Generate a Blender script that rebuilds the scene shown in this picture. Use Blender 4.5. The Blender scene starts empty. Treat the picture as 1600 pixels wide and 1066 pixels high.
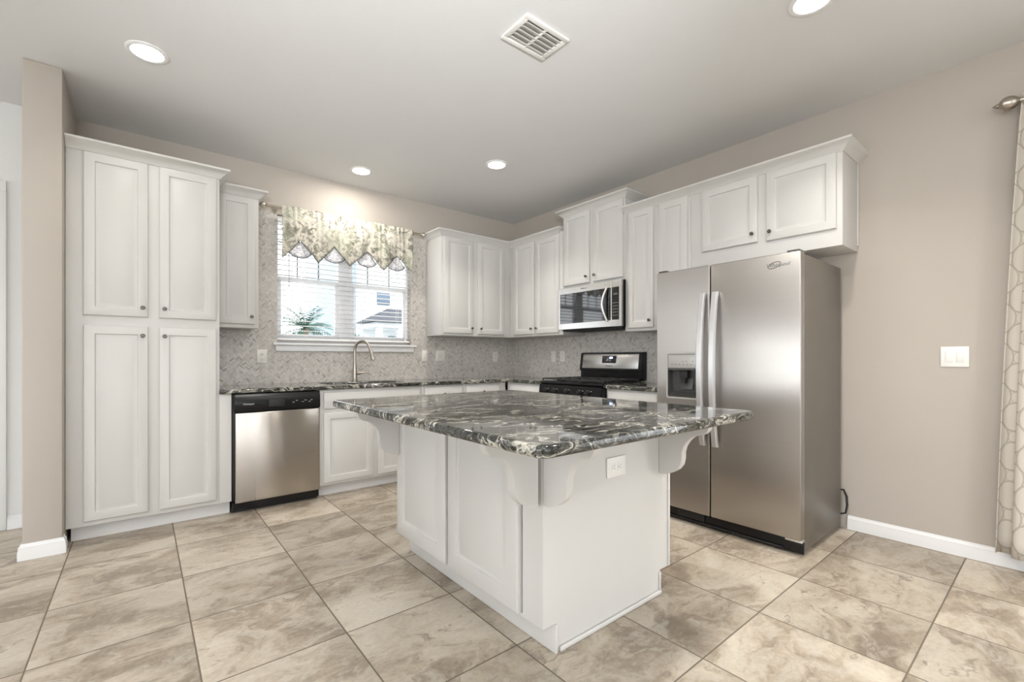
import bpy, bmesh, math, random
from mathutils import Vector, Matrix
random.seed(7)
R = math.radians
S = bpy.context.scene
COL = S.collection

# ------------------------------------------------------------------ camera
cam_d = bpy.data.cameras.new('camera'); cam = bpy.data.objects.new('camera', cam_d); COL.objects.link(cam)
cam_d.sensor_fit = 'HORIZONTAL'; cam_d.sensor_width = 36.0; cam_d.lens = 705.05 / 1600 * 36
cam_d.shift_x = 0.0110; cam_d.shift_y = 0.01656; cam_d.clip_start = 0.05; cam_d.clip_end = 200
cam.location = (-3.6941, -4.3854, 1.139); cam.rotation_euler = (R(90), 0, R(-38.4995))
S.camera = cam

# ------------------------------------------------------------------ view and world
S.view_settings.view_transform = 'Standard'; S.view_settings.look = 'None'
S.view_settings.exposure = 0.60; S.view_settings.gamma = 1.0; S.view_settings.use_curve_mapping = False
S.cycles.max_bounces = 10; S.cycles.diffuse_bounces = 6; S.cycles.glossy_bounces = 5
S.cycles.sample_clamp_indirect = 6.0
world = bpy.data.worlds.new('world'); S.world = world; world.use_nodes = True
wn = world.node_tree; bg = wn.nodes['Background']
bg.inputs[0].default_value = (0.92, 0.96, 1.0, 1); bg.inputs[1].default_value = 2.5

# ------------------------------------------------------------------ large area lights (daylight at the windows)
def area_light(name, loc, rot, sx, sy, power, color):
    d = bpy.data.lights.new(name, 'AREA'); d.shape = 'RECTANGLE'; d.size = sx; d.size_y = sy
    d.energy = power; d.color = color
    o = bpy.data.objects.new(name, d); o.location = loc; o.rotation_euler = rot; COL.objects.link(o)
    return o
area_light('daylight_rear_window', (-4.2, -8.42, 1.35), (R(90), 0, 0), 4.6, 2.1, 15, (0.97, 0.98, 1.0))
area_light('daylight_side_window', (-7.42, -4.6, 1.5), (R(90), 0, R(-90)), 2.6, 1.6, 27, (0.95, 0.98, 1.0))
area_light('daylight_hall_window', (-7.42, -1.45, 1.5), (R(90), 0, R(-90)), 2.2, 1.9, 13, (0.92, 0.96, 1.0))
area_light('daylight_patio_door', (-0.04, -5.6, 1.15), (R(90), 0, R(90)), 1.7, 2.0, 14, (0.95, 0.98, 1.0))

area_light('added_ceiling_flash', (-4.5, -5.3, 1.7), (R(180), 0, 0), .6, .6, 85, (0.95, 0.98, 1.0))  # unseen flash stand-in, added to brighten the ceiling near the viewer
fd = bpy.data.lights.new('added_flash_spot', 'SPOT'); fd.energy = 310; fd.color = (0.95, 0.98, 1.0); fd.spot_size = R(62); fd.spot_blend = 1.0; fd.shadow_soft_size = .2  # second added light, shapes the ceiling's bright patch and falloff
fo = bpy.data.objects.new('added_flash_spot', fd); fo.location = (-4.1, -5.1, 1.55); COL.objects.link(fo)
fo.rotation_euler = (Vector((-2.9, -2.95, 2.83)) - fo.location).to_track_quat('-Z', 'Y').to_euler()

for lx, ly in ((-2.45, -3.75), (-1.75, -6.3)):            # unseen lamps added behind the viewer for streaks on the steel
    o = area_light('added_living_lamp', (lx, ly, 2.82), (0, 0, 0), .14, .14, 16, (1.0, 0.96, 0.91)); o.data.shape = 'DISK'

H = 2.834
LAMP_COLOR = (1.0, 0.94, 0.87)

# ------------------------------------------------------------------ material helpers
class NT:
    def __init__(s, name):
        s.m = bpy.data.materials.new(name); s.m.use_nodes = True; s.t = s.m.node_tree
        s.b = s.t.nodes['Principled BSDF']
    def n(s, typ, ins=None, **props):
        k = s.t.nodes.new(typ)
        for p, v in props.items(): setattr(k, p, v)
        for i, v in (ins or {}).items(): s.put(k.inputs[i], v)
        return k
    def put(s, sock, v):
        if isinstance(v, bpy.types.Node): v = v.outputs[0]
        if isinstance(v, bpy.types.NodeSocket): s.t.links.new(v, sock)
        else:
            if hasattr(sock, 'default_value') and hasattr(sock.default_value, '__len__') and len(sock.default_value) == 4 and len(v) == 3: v = (*v, 1)
            sock.default_value = v
    def math(s, op, a, b=0.0, c=0.0): return s.n('ShaderNodeMath', {0: a, 1: b, 2: c}, operation=op).outputs[0]
    def vec(s, op, a, b=(0, 0, 0)): return s.n('ShaderNodeVectorMath', {0: a, 1: b}, operation=op).outputs[0]
    def mix(s, f, a, b):
        k = s.n('ShaderNodeMix', data_type='RGBA'); s.put(k.inputs[0], f); s.put(k.inputs[6], a); s.put(k.inputs[7], b); return k.outputs[2]
    def fmix(s, f, a, b):
        k = s.n('ShaderNodeMix', data_type='FLOAT'); s.put(k.inputs[0], f); s.put(k.inputs[2], a); s.put(k.inputs[3], b); return k.outputs[0]
    def ramp(s, f, stops, interp='LINEAR'):
        k = s.n('ShaderNodeValToRGB', {0: f}); e = k.color_ramp.elements; k.color_ramp.interpolation = interp
        while len(e) > 1: e.remove(e[-1])
        for i, (p, c) in enumerate(stops):
            x = e[0] if i == 0 else e.new(p)
            x.position = p; x.color = (*c, 1) if len(c) == 3 else c
        return k.outputs[0]
    def noise(s, vec, scale, detail=4, rough=.55, dist=0.0, out=0):
        return s.n('ShaderNodeTexNoise', {'Vector': vec, 'Scale': scale, 'Detail': detail, 'Roughness': rough, 'Distortion': dist}).outputs[out]
    def pos(s): return s.n('ShaderNodeNewGeometry').outputs['Position']
    def obj(s): return s.n('ShaderNodeTexCoord').outputs['Object']
    def uv(s): return s.n('ShaderNodeTexCoord').outputs['UV']
    def sep(s, v): return s.n('ShaderNodeSeparateXYZ', {0: v}).outputs
    def comb(s, x=0., y=0., z=0.): return s.n('ShaderNodeCombineXYZ', {0: x, 1: y, 2: z}).outputs[0]
    def scale(s, v, f): return s.vec('MULTIPLY', v, f)
    def bump(s, h, strength=.2, dist=.01):
        s.put(s.b.inputs['Normal'], s.n('ShaderNodeBump', {'Height': h, 'Strength': strength, 'Distance': dist}))
    def set(s, **k):
        for a, v in k.items(): s.put(s.b.inputs[a.replace('_', ' ')], v)
        return s.m
def flat(name, col, rough=.5, metal=0.0, **k):
    a = NT(name); a.set(Base_Color=col, Roughness=rough, Metallic=metal, **k); return a.m
def grain(name, col, rough=.5, amt=.06, scale=8, bump=0.0, bscale=200, metal=0.0):
    a = NT(name); p = a.obj(); f = a.noise(p, scale, 4)
    c0 = tuple(x * (1 - amt) for x in col); c1 = tuple(min(1, x * (1 + amt)) for x in col)
    a.set(Base_Color=a.ramp(f, [(.3, c0), (.7, c1)]), Roughness=rough, Metallic=metal)
    if bump: a.bump(a.noise(p, bscale, 3), bump, .002)
    return a.m

M = {}
M['cabinet'] = grain('cabinet_paint', (.605, .596, .575), .38, .012, 3)
M['trim'] = grain('trim_paint', (.77, .77, .77), .4, .01, 3)
M['ceiling'] = grain('ceiling_paint', (.68, .68, .677), .9, .01, 2, .25, 90)
M['wall'] = grain('wall_paint', (.465, .422, .375), .75, .015, 2, .18, 120)
M['hall_wall'] = grain('hall_wall_daylit', (.73, .735, .725), .75, .01, 2, .15, 120)  # paler than the other walls, hall daylight put into the colour
M['plastic_white'] = flat('white_plastic', (.82, .81, .78), .35)
M['plastic_ivory'] = flat('ivory_plastic', (.74, .72, .67), .35)
M['black'] = flat('black_enamel', (.007, .007, .008), .22, 0.0, Specular_IOR_Level=.3)
M['black_matte'] = flat('black_matte', (.012, .012, .012), .6)
M['iron'] = grain('cast_iron', (.02, .02, .02), .55, .2, 60, .2, 300)
M['black_glass'] = flat('black_glass', (.008, .009, .01), .04, 0.0, Specular_IOR_Level=1.0)
M['grey_plastic'] = flat('grey_plastic', (.06, .058, .055), .4)
M['silver_plastic'] = flat('silver_plastic', (.42, .41, .39), .38, .3)
M['nickel'] = flat('brushed_nickel', (.46, .42, .37), .3, 1.0)
M['knob'] = flat('dark_nickel_knob', (.13, .12, .11), .28, 1.0)
M['handle_metal'] = flat('satin_handle_metal', (.72, .72, .73), .3, .85)
M['sink_steel'] = flat('sink_steel', (.35, .35, .35), .3, 1.0)
M['mark'] = flat('grey_mark', (.10, .10, .10), .4)
M['mark_light'] = flat('light_mark', (.55, .55, .55), .4)
M['slot'] = flat('dark_slot', (.05, .05, .05), .6)
M['vinyl'] = flat('white_vinyl', (.78, .79, .80), .35)
M['blind'] = flat('blind_slat_white', (.88, .88, .88), .45)
M['vent'] = flat('vent_white', (.72, .71, .68), .5)
M['vent_shade'] = flat('vent_shade_grey', (.25, .245, .23), .6)
M['toe'] = grain('toe_kick_paint', (.66, .65, .64), .45, .02, 4)
M['fabric_dark'] = flat('dark_piping', (.05, .05, .045), .8)
M['brass'] = flat('champagne_metal', (.50, .46, .38), .28, .9)
M['house_roof'] = grain('shingle_roof', (.085, .09, .105), .9, .2, 6)
M['house_wall'] = grain('pale_blue_siding', (.40, .48, .54), .8, .03, 3)
M['house_pale'] = grain('white_stucco', (.74, .78, .80), .8, .03, 3)
M['house_glass'] = flat('far_window_glass', (.10, .15, .20), .15)
M['leaf'] = grain('palm_leaf', (.05, .12, .08), .6, .35, 4)
M['shrub'] = grain('shrub_leaf', (.10, .20, .13), .7, .4, 6)
M['trunk'] = grain('palm_trunk', (.22, .17, .12), .8, .3, 12)
M['pale_ground'] = grain('pale_bounce_ground', (.50, .49, .47), .9, .08, 2)  # unseen ground, made pale and neutral to bounce light indoors
M['hall_ext'] = flat('exterior_paint', (.6, .58, .55), .8)

def mk_emit(name, col, strength):
    a = NT(name); a.set(Base_Color=(0, 0, 0), Emission_Color=col, Emission_Strength=strength); return a.m
M['lens'] = mk_emit('lamp_lens_glow', (1, .97, .92), 6)
M['led'] = mk_emit('clock_led', (.45, .55, 1.0), 4)

def mk_glass():
    a = NT('window_glass'); t = a.t
    tr = a.n('ShaderNodeBsdfTransparent'); gl = a.n('ShaderNodeBsdfGlossy', {'Roughness': 0.02})
    lw = a.n('ShaderNodeLayerWeight').outputs['Facing']; fr = a.math('ADD', .02, a.math('MULTIPLY', a.math('POWER', lw, 5.0), .9)); mx = a.n('ShaderNodeMixShader', {0: fr, 1: tr.outputs[0], 2: gl.outputs[0]})
    t.links.new(mx.outputs[0], t.nodes['Material Output'].inputs[0]); return a.m
M['glass'] = mk_glass()

def mk_steel(name, col, rough, horiz=True, aniso=.75, rot=0.0):
    a = NT(name); p = a.obj()
    st = a.noise(a.scale(p, (.8, .8, 45) if horiz else (45, 45, .8)), 1.0, 3)
    cl = a.noise(p, 2.2, 3)
    a.set(Base_Color=a.mix(st, tuple(c * .97 for c in col), tuple(c * 1.03 for c in col)), Metallic=1.0,
          Roughness=a.fmix(cl, rough * .82, rough * 1.2), Anisotropic=aniso, Anisotropic_Rotation=rot)
    tg = a.n('ShaderNodeTangent', direction_type='RADIAL', axis='Z'); a.put(a.b.inputs['Tangent'], tg)
    return a.m
M['steel'] = mk_steel('brushed_stainless', (.42, .395, .37), .34)
M['steel_streaked'] = mk_steel('streaky_stainless', (.47, .435, .395), .20, True, .95, .25)
M['steel_bright'] = flat('bright_stainless', (.62, .61, .60), .27, 1.0)
M['fridge_side'] = grain('grey_fridge_side', (.165, .148, .125), .36, .03, 5, .05, 300, .3)

def mk_floor():
    a = NT('stone_floor_tile'); p = a.pos(); t = .4994
    q = a.scale(a.vec('ADD', p, (4.0283, 1.5266, 0)), (1 / t, 1 / t, 0))
    cell = a.n('ShaderNodeVectorMath', {0: q}, operation='FLOOR').outputs[0]
    fr = a.n('ShaderNodeVectorMath', {0: q}, operation='FRACTION').outputs[0]
    wnz = a.n('ShaderNodeTexWhiteNoise', {'Vector': cell}, noise_dimensions='3D')
    rc = a.scale(wnz.outputs['Color'], (37, 37, 37))
    v = a.vec('ADD', a.scale(p, (.75, 1.25, 1)), rc)
    warp = a.noise(v, 2.2, 4, .6, out=1)
    v2 = a.vec('ADD', v, a.scale(warp, (.45, .45, .45)))
    n1 = a.noise(v2, 2.3, 9, .62, .6)
    n2 = a.noise(v2, 7.5, 8, .68, 1.2)
    n3 = a.noise(p, 55, 5, .7)
    base = a.ramp(n1, [(.36, (.21, .160, .112)), (.46, (.355, .288, .213)), (.53, (.48, .407, .316)), (.61, (.61, .54, .443))])
    base = a.mix(a.ramp(n2, [(.47, (0, 0, 0)), (.60, (.6, .6, .6))]), base, (.56, .51, .435))
    vein = a.ramp(n2, [(.35, (.8, .8, .8)), (.43, (0, 0, 0))])
    base = a.mix(vein, base, (.20, .165, .128))
    base = a.mix(.22, base, a.ramp(n3, [(.35, (.24, .20, .155)), (.65, (.55, .49, .41))]))
    tone = a.fmix(wnz.outputs['Value'], .86, 1.08)
    base = a.vec('MULTIPLY', base, a.comb(tone, tone, tone))
    f = a.sep(fr)
    def edge(x): return a.math('MINIMUM', x, a.math('SUBTRACT', 1.0, x))
    d = a.math('MINIMUM', edge(f[0]), edge(f[1]))
    g = a.ramp(d, [(.0055, (1, 1, 1)), (.0075, (0, 0, 0))])
    col = a.mix(g, base, (.155, .125, .092))
    a.set(Base_Color=col, Roughness=a.fmix(g, a.fmix(n2, .30, .48), .85))
    a.bump(a.math('ADD', a.math('MULTIPLY', a.math('SUBTRACT', 1.0, g), 1.0), a.math('MULTIPLY', n2, .25)), .25, .004)
    return a.m
M['floor'] = mk_floor()

def mk_granite():
    a = NT('swirled_granite'); p = a.pos()
    q = a.scale(p, (1.0, 1.7, 1.7))
    w1 = a.noise(q, 1.9, 3, .5, out=1)
    v = a.vec('ADD', q, a.scale(a.vec('SUBTRACT', w1, (.5, .5, .5)), (1.1, 1.1, 1.1)))
    w2 = a.noise(v, 5.5, 3, .55, out=1)
    v = a.vec('ADD', v, a.scale(a.vec('SUBTRACT', w2, (.5, .5, .5)), (.22, .22, .22)))
    st = a.noise(a.scale(v, (4.5, 24, 24)), 1.0, 8, .74, .6)
    fine = a.noise(a.scale(v, (30, 85, 85)), 1.0, 5, .7, .8)
    big = a.noise(v, 3.4, 5, .6, .5)
    c = a.ramp(st, [(.36, (.006, .007, .006)), (.48, (.018, .019, .017)), (.54, (.06, .06, .054)), (.61, (.19, .185, .165)), (.69, (.52, .50, .43))])
    c = a.mix(a.ramp(fine, [(.50, (0, 0, 0)), (.68, (.6, .6, .6))]), c, (.20, .195, .175))
    c = a.mix(a.ramp(fine, [(.30, (.7, .7, .7)), (.42, (0, 0, 0))]), c, (.018, .018, .018))
    vn = a.math('ABSOLUTE', a.math('SUBTRACT', big, .53))
    c = a.mix(a.math('MULTIPLY', a.ramp(vn, [(.010, (.95, .95, .95)), (.034, (0, 0, 0))]), a.ramp(st, [(.4, (.15, .15, .15)), (.58, (1, 1, 1))])), c, (.58, .555, .48))
    a.set(Base_Color=c, Roughness=.04, Specular_IOR_Level=.45)
    return a.m
M['granite'] = mk_granite()

def mk_herringbone():
    a = NT('marble_herringbone'); p = a.sep(a.pos())
    u = a.math('ADD', p[0], p[1]); z = p[2]          # one of x, y is ~constant on each wall
    W = .0115; n = 3.0
    k = 1 / (W * math.sqrt(2))
    x = a.math('MULTIPLY', a.math('ADD', u, z), k); y = a.math('MULTIPLY', a.math('SUBTRACT', z, u), k)
    x = a.math('ADD', x, 400.0); y = a.math('ADD', y, 400.0)
    ix = a.math('FLOOR', x); iy = a.math('FLOOR', y); fx = a.math('FRACT', x); fy = a.math('FRACT', y)
    m = a.math('FLOORED_MODULO', a.math('SUBTRACT', ix, iy), 2 * n)
    hz = a.math('LESS_THAN', m, n - .5)
    # horizontal brick: long coordinate lu in 0..n, short fy ; vertical: short fx, long lv
    lu = a.math('ADD', fx, m); bh = a.math('SUBTRACT', ix, m)
    off = a.math('SUBTRACT', 2 * n - 1, m); lv = a.math('ADD', fy, off); bv = a.math('SUBTRACT', iy, off)
    idx = a.fmix(hz, ix, bh); idy = a.fmix(hz, bv, iy)
    lon = a.fmix(hz, lv, lu); sh = a.fmix(hz, fx, fy)
    wz = a.n('ShaderNodeTexWhiteNoise', {'Vector': a.comb(idx, idy, a.math('MULTIPLY', hz, 7.0))}, noise_dimensions='3D')
    def edge(v, top): return a.math('MINIMUM', v, a.math('SUBTRACT', top, v))
    d = a.math('MINIMUM', edge(lon, n), edge(sh, 1.0))
    g = a.ramp(d, [(.05, (1, 1, 1)), (.10, (0, 0, 0))])
    mar = a.noise(a.vec('ADD', a.pos(), a.scale(wz.outputs['Color'], (9, 9, 9))), 14, 5, .6, 1.0)
    c = a.ramp(wz.outputs['Value'], [(0, (.27, .26, .24)), (.08, (.46, .44, .41)), (.35, (.56, .53, .49)), (1, (.65, .62, .58))])
    c = a.mix(a.ramp(mar, [(.35, (.5, .5, .5)), (.55, (0, 0, 0))]), c, (.38, .36, .335))
    c = a.mix(g, c, (.47, .44, .41))
    a.set(Base_Color=c, Roughness=a.fmix(g, .28, .8))
    a.bump(a.math('SUBTRACT', 1.0, g), .15, .002)
    return a.m
M['tile'] = mk_herringbone()

def mk_toile():
    a = NT('floral_toile_fabric'); p = a.obj()
    w = a.noise(p, 9, 3, out=1); v = a.vec('ADD', p, a.scale(w, (.12, .12, .12)))
    n1 = a.noise(v, 13, 5, .6, 1.5); n2 = a.noise(v, 42, 5, .7, 1.2)
    c = a.ramp(n1, [(.36, (.16, .155, .12)), (.44, (.34, .33, .27)), (.52, (.62, .58, .50)), (.66, (.74, .69, .60))])
    c = a.mix(a.ramp(n2, [(.36, (.75, .75, .75)), (.46, (0, 0, 0))]), c, (.17, .16, .13))
    c = a.mix(a.ramp(a.noise(v, 5, 3), [(.5, (0, 0, 0)), (.65, (.5, .5, .5))]), c, (.45, .47, .36))
    a.set(Base_Color=c, Roughness=.85); return a.m
M['toile'] = mk_toile()
def mk_lining():
    a = NT('white_swirl_lining'); p = a.obj()
    n = a.noise(p, 14, 2, .5, 2.0); d = a.math('ABSOLUTE', a.math('SUBTRACT', n, .5))
    a.set(Base_Color=a.mix(a.ramp(d, [(.02, (.9, .9, .9)), (.05, (0, 0, 0))]), (.80, .80, .82), (.34, .34, .39)), Roughness=.8); return a.m
M['lining'] = mk_lining()
def mk_curtain():
    a = NT('trellis_curtain_fabric'); uv = a.sep(a.uv())
    u = a.math('MULTIPLY', uv[0], 1 / .15); v = a.math('MULTIPLY', uv[1], 1 / .21)
    def ring(ou, ov, r, ry):
        x = a.math('SUBTRACT', a.math('FRACT', a.math('ADD', u, ou)), .5); y = a.math('SUBTRACT', a.math('FRACT', a.math('ADD', v, ov)), .5)
        x = a.math('MULTIPLY', x, 1 / r); y = a.math('MULTIPLY', y, 1 / ry)
        d = a.math('SQRT', a.math('ADD', a.math('MULTIPLY', x, x), a.math('MULTIPLY', y, y)))
        return a.ramp(a.math('ABSOLUTE', a.math('SUBTRACT', d, 1.0)), [(.045, (1, 1, 1)), (.085, (0, 0, 0))])
    g = a.math('MAXIMUM', ring(0, 0, .36, .36), a.math('MAXIMUM', ring(.5, .5, .36, .36), a.math('MAXIMUM', ring(.5, 0, .13, .15), ring(0, .5, .13, .15))))
    a.set(Base_Color=a.mix(g, (.58, .54, .48), (.41, .37, .315)), Roughness=.85); return a.m
M['curtain'] = mk_curtain()

# ------------------------------------------------------------------ mesh helpers
class MB:
    """collects shapes into one bmesh"""
    def __init__(s, M4=None): s.bm = bmesh.new(); s.M = M4 or Matrix()
    def _join(s, b, smooth=False):
        if smooth:
            for f in b.faces: f.smooth = True
        me = bpy.data.meshes.new('tmp'); b.to_mesh(me); b.free(); me.transform(s.M)
        if s.M.determinant() < 0: me.flip_normals()
        s.bm.from_mesh(me); bpy.data.meshes.remove(me); return s
    def box(s, x0, x1, y0, y1, z0, z1, bev=0.0, seg=2, rot=None):
        b = bmesh.new(); bmesh.ops.create_cube(b, size=1)
        for v in b.verts: v.co = Vector(((x0 + x1) / 2 + v.co.x * (x1 - x0), (y0 + y1) / 2 + v.co.y * (y1 - y0), (z0 + z1) / 2 + v.co.z * (z1 - z0)))
        if bev: bmesh.ops.bevel(b, geom=b.edges[:], offset=bev, segments=seg, affect='EDGES', profile=.5)
        if rot:
            ax, ang = rot; c = Vector(((x0 + x1) / 2, (y0 + y1) / 2, (z0 + z1) / 2))
            bmesh.ops.transform(b, matrix=Matrix.Translation(c) @ Matrix.Rotation(ang, 4, ax) @ Matrix.Translation(-c), verts=b.verts)
        return s._join(b, bool(bev))
    def lathe(s, prof, org=(0, 0, 0), axis='Z', seg=24):
        """prof: (radius, height) from bottom to top"""
        b = bmesh.new(); rings = []
        for r, h in prof:
            rings.append([b.verts.new((max(r, 1e-5) * math.cos(2 * math.pi * i / seg), max(r, 1e-5) * math.sin(2 * math.pi * i / seg), h)) for i in range(seg)])
        for a, c in zip(rings, rings[1:]):
            for i in range(seg): b.faces.new((a[i], a[(i + 1) % seg], c[(i + 1) % seg], c[i]))
        b.faces.new(rings[0][::-1]); b.faces.new(rings[-1])
        m = {'Z': Matrix(), '-Y': Matrix.Rotation(R(90), 4, 'X'), 'Y': Matrix.Rotation(R(-90), 4, 'X'), 'X': Matrix.Rotation(R(90), 4, 'Y'), '-X': Matrix.Rotation(R(-90), 4, 'Y'), '-Z': Matrix.Rotation(R(180), 4, 'X')}[axis]
        bmesh.ops.transform(b, matrix=Matrix.Translation(org) @ m, verts=b.verts)
        return s._join(b, True)
    def tube(s, pts, rad, seg=12, flatx=1.0, up=None):
        pts = [Vector(p) for p in pts]; b = bmesh.new(); rings = []
        n = None
        for i, p in enumerate(pts):
            t = (pts[min(i + 1, len(pts) - 1)] - pts[max(i - 1, 0)]).normalized()
            if n is None: n = (Vector(up) if up else (Vector((0, 0, 1)) if abs(t.z) < .9 else Vector((1, 0, 0))))
            n = (n - t * n.dot(t)).normalized(); c = t.cross(n)
            r = rad[i] if isinstance(rad, (list, tuple)) else rad
            rings.append([b.verts.new(p + n * r * math.cos(2 * math.pi * k / seg) + c * r * flatx * math.sin(2 * math.pi * k / seg)) for k in range(seg)])
        for a, c in zip(rings, rings[1:]):
            for k in range(seg): b.faces.new((a[k], a[(k + 1) % seg], c[(k + 1) % seg], c[k]))
        b.faces.new(rings[0][::-1]); b.faces.new(rings[-1])
        bmesh.ops.recalc_face_normals(b, faces=b.faces)
        return s._join(b, True)
    def prism(s, poly, axis, a0, a1, bev=0.0):
        """poly in the plane square to axis ('X': (y,z), 'Y': (x,z), 'Z': (x,y))"""
        b = bmesh.new()
        def P(q, t): return {'X': (t, q[0], q[1]), 'Y': (q[0], t, q[1]), 'Z': (q[0], q[1], t)}[axis]
        A = [b.verts.new(P(q, a0)) for q in poly]; B = [b.verts.new(P(q, a1)) for q in poly]
        b.faces.new(A); b.faces.new(B)
        for i in range(len(poly)): j = (i + 1) % len(poly); b.faces.new((A[i], A[j], B[j], B[i]))
        bmesh.ops.recalc_face_normals(b, faces=b.faces)
        if bev: bmesh.ops.bevel(b, geom=b.edges[:], offset=bev, segments=2, affect='EDGES')
        return s._join(b, bool(bev))
    def sweep(s, path, prof, skip0=False, skip1=False):
        """profile (outward, z) along an open path in plan; outward = right hand of travel; skipped ends only give the mitre"""
        P = [Vector((p[0], p[1])) for p in path]; N = len(P); b = bmesh.new(); rings = []
        for i in range(N):
            if (i == 0 and skip0) or (i == N - 1 and skip1): continue
            d0 = (P[i] - P[i - 1]).normalized() if i > 0 else None; d1 = (P[i + 1] - P[i]).normalized() if i < N - 1 else None
            d0 = d0 or d1; d1 = d1 or d0
            n0 = Vector((d0.y, -d0.x)); n1 = Vector((d1.y, -d1.x)); m = n0 + n1; m = m / max(m.dot(n0), .05)
            rings.append([b.verts.new((P[i].x + m.x * o, P[i].y + m.y * o, z)) for o, z in prof])
        k = len(prof)
        for A, B in zip(rings, rings[1:]):
            for j in range(k): b.faces.new((A[j], A[(j + 1) % k], B[(j + 1) % k], B[j]))
        b.faces.new(rings[0]); b.faces.new(rings[-1][::-1])
        bmesh.ops.recalc_face_normals(b, faces=b.faces)
        return s._join(b)
    def panel_door(s, w, h, t=.019, rail=.052, raised=True):
        """slab door with routed frame, local x 0..w, z 0..h, front towards -Y, back at y=0"""
        b = bmesh.new()
        loops = [(0, 0), (0, t - .005), (.0015, t - .002), (.005, t), (rail, t), (rail + .002, t - .006), (rail + .006, t - .009), (rail + .014, t - .009), (rail + .030, t - .001)]
        if not raised: loops = loops[:4]
        rings = []
        for i, y in loops: rings.append([b.verts.new(c) for c in ((i, -y, i), (w - i, -y, i), (w - i, -y, h - i), (i, -y, h - i))])
        for A, B in zip(rings, rings[1:]):
            for j in range(4): b.faces.new((A[j], A[(j + 1) % 4], B[(j + 1) % 4], B[j]))
        b.faces.new(rings[0][::-1]); b.faces.new(rings[-1])
        bmesh.ops.recalc_face_normals(b, faces=b.faces)
        return s._join(b)
    def quads(s, verts, faces, smooth=False):
        b = bmesh.new(); V = [b.verts.new(v) for v in verts]
        for f in faces: b.faces.new([V[i] for i in f])
        return s._join(b, smooth)
    def build(s, name, mat, parent=None, sharp=35, keep=False):
        me = bpy.data.meshes.new(name); s.bm.to_mesh(me); s.bm.free()
        me.materials.append(mat if not isinstance(mat, str) else M[mat])
        if sharp: me.set_sharp_from_angle(angle=R(sharp))
        o = bpy.data.objects.new(name, me); COL.objects.link(o)
        if parent: o.parent = parent
        return o
def tag(o, label=None, cat=None, group=None, kind=None):
    for k, v in (('label', label), ('category', cat), ('group', group), ('kind', kind)):
        if v: o[k] = v
    return o
def thing(name, loc, label, cat, group=None, rz=0):
    o = bpy.data.objects.new(name, None); o.empty_display_size = .1; COL.objects.link(o)
    o.location = loc; o.rotation_euler = (0, 0, rz); return tag(o, label, cat, group)
def struct(o): return tag(o, kind='structure')
def copy_tree(o, parent=None):
    c = o.copy(); COL.objects.link(c)
    if parent: c.parent = parent
    for ch in list(o.children): copy_tree(ch, c)
    return c
def curve_slab(name, outlines, half, bev, mat, parent=None, tf=None):
    """flat slab with holes; outlines are lists of (x,y); centred on z=0; edges rounded by bev"""
    cu = bpy.data.curves.new(name, 'CURVE'); cu.dimensions = '2D'; cu.fill_mode = 'BOTH'
    cu.extrude = max(half - bev, 0); cu.bevel_depth = bev; cu.bevel_resolution = 3; cu.offset = -bev
    for pts in outlines:
        sp = cu.splines.new('POLY'); sp.points.add(len(pts) - 1); sp.use_cyclic_u = True
        for q, p in zip(sp.points, pts): q.co = (p[0], p[1], 0, 1)
    return curve_mesh(name, cu, mat, parent, tf)
def curve_mesh(name, cu, mat, parent=None, tf=None):
    tmp = bpy.data.objects.new('tmp', cu); COL.objects.link(tmp)
    me = bpy.data.meshes.new_from_object(tmp.evaluated_get(bpy.context.evaluated_depsgraph_get()))
    bpy.data.objects.remove(tmp); bpy.data.curves.remove(cu)
    me.name = name; me.materials.clear(); me.materials.append(M[mat])
    for f in me.polygons: f.use_smooth = abs(f.normal.z) < .999
    if tf: me.transform(tf)
    me.set_sharp_from_angle(angle=R(35))
    o = bpy.data.objects.new(name, me); COL.objects.link(o)
    if parent: o.parent = parent
    return o
def text(name, body, size, mat, parent, tf, shear=0.0, depth=.0008):
    cu = bpy.data.curves.new(name, 'FONT'); cu.body = body; cu.size = size; cu.align_x = 'CENTER'; cu.align_y = 'CENTER'; cu.shear = shear; cu.extrude = depth
    return curve_mesh(name, cu, mat, parent, tf)
FRONT = Matrix.Rotation(R(90), 4, 'X')                 # drawing plane -> facing -Y
def rrect(x0, x1, y0, y1, r, n=6):
    P = []
    for cx, cy, a in ((x1 - r, y1 - r, 0), (x0 + r, y1 - r, 90), (x0 + r, y0 + r, 180), (x1 - r, y0 + r, 270)):
        for i in range(n + 1): t = R(a + 90 * i / n); P.append((cx + r * math.cos(t), cy + r * math.sin(t)))
    return P

# ------------------------------------------------------------------ room shell
XL, YR = -7.5, -8.5                                     # far left wall and rear wall
WX0, WX1, WZ0, WZ1 = -2.753, -1.434, 1.275, 2.42        # window opening over the sink
def wall_with_hole(name, M4, L, hole_list, th=.15, z1=H):
    """wall along local x 0..L, thickness 0..th in +y, rectangular holes (x0,x1,z0,z1)"""
    mb = MB(M4); xs = sorted({0, L, *[h[0] for h in hole_list], *[h[1] for h in hole_list]})
    for a, b in zip(xs, xs[1:]):
        hs = [h for h in hole_list if h[0] <= a + 1e-6 and h[1] >= b - 1e-6]
        if not hs: mb.box(a, b, 0, th, 0, z1)
        for h in hs:
            if h[2] > 0: mb.box(a, b, 0, th, 0, h[2])
            mb.box(a, b, 0, th, h[3], z1)
    return struct(mb.build(name, 'wall'))
fl = struct(MB().box(XL - .15, .15, YR - .15, .15, -.1, 0).build('floor', 'floor', sharp=0))
struct(MB().box(XL - .15, .15, YR - .15, .15, H, H + .1).build('ceiling', 'ceiling', sharp=0))
wb = wall_with_hole('wall_back', Matrix.Translation((-4.2, 0, 0)), 4.2, [(WX0 + 4.2, WX1 + 4.2, WZ0, WZ1)])
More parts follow.
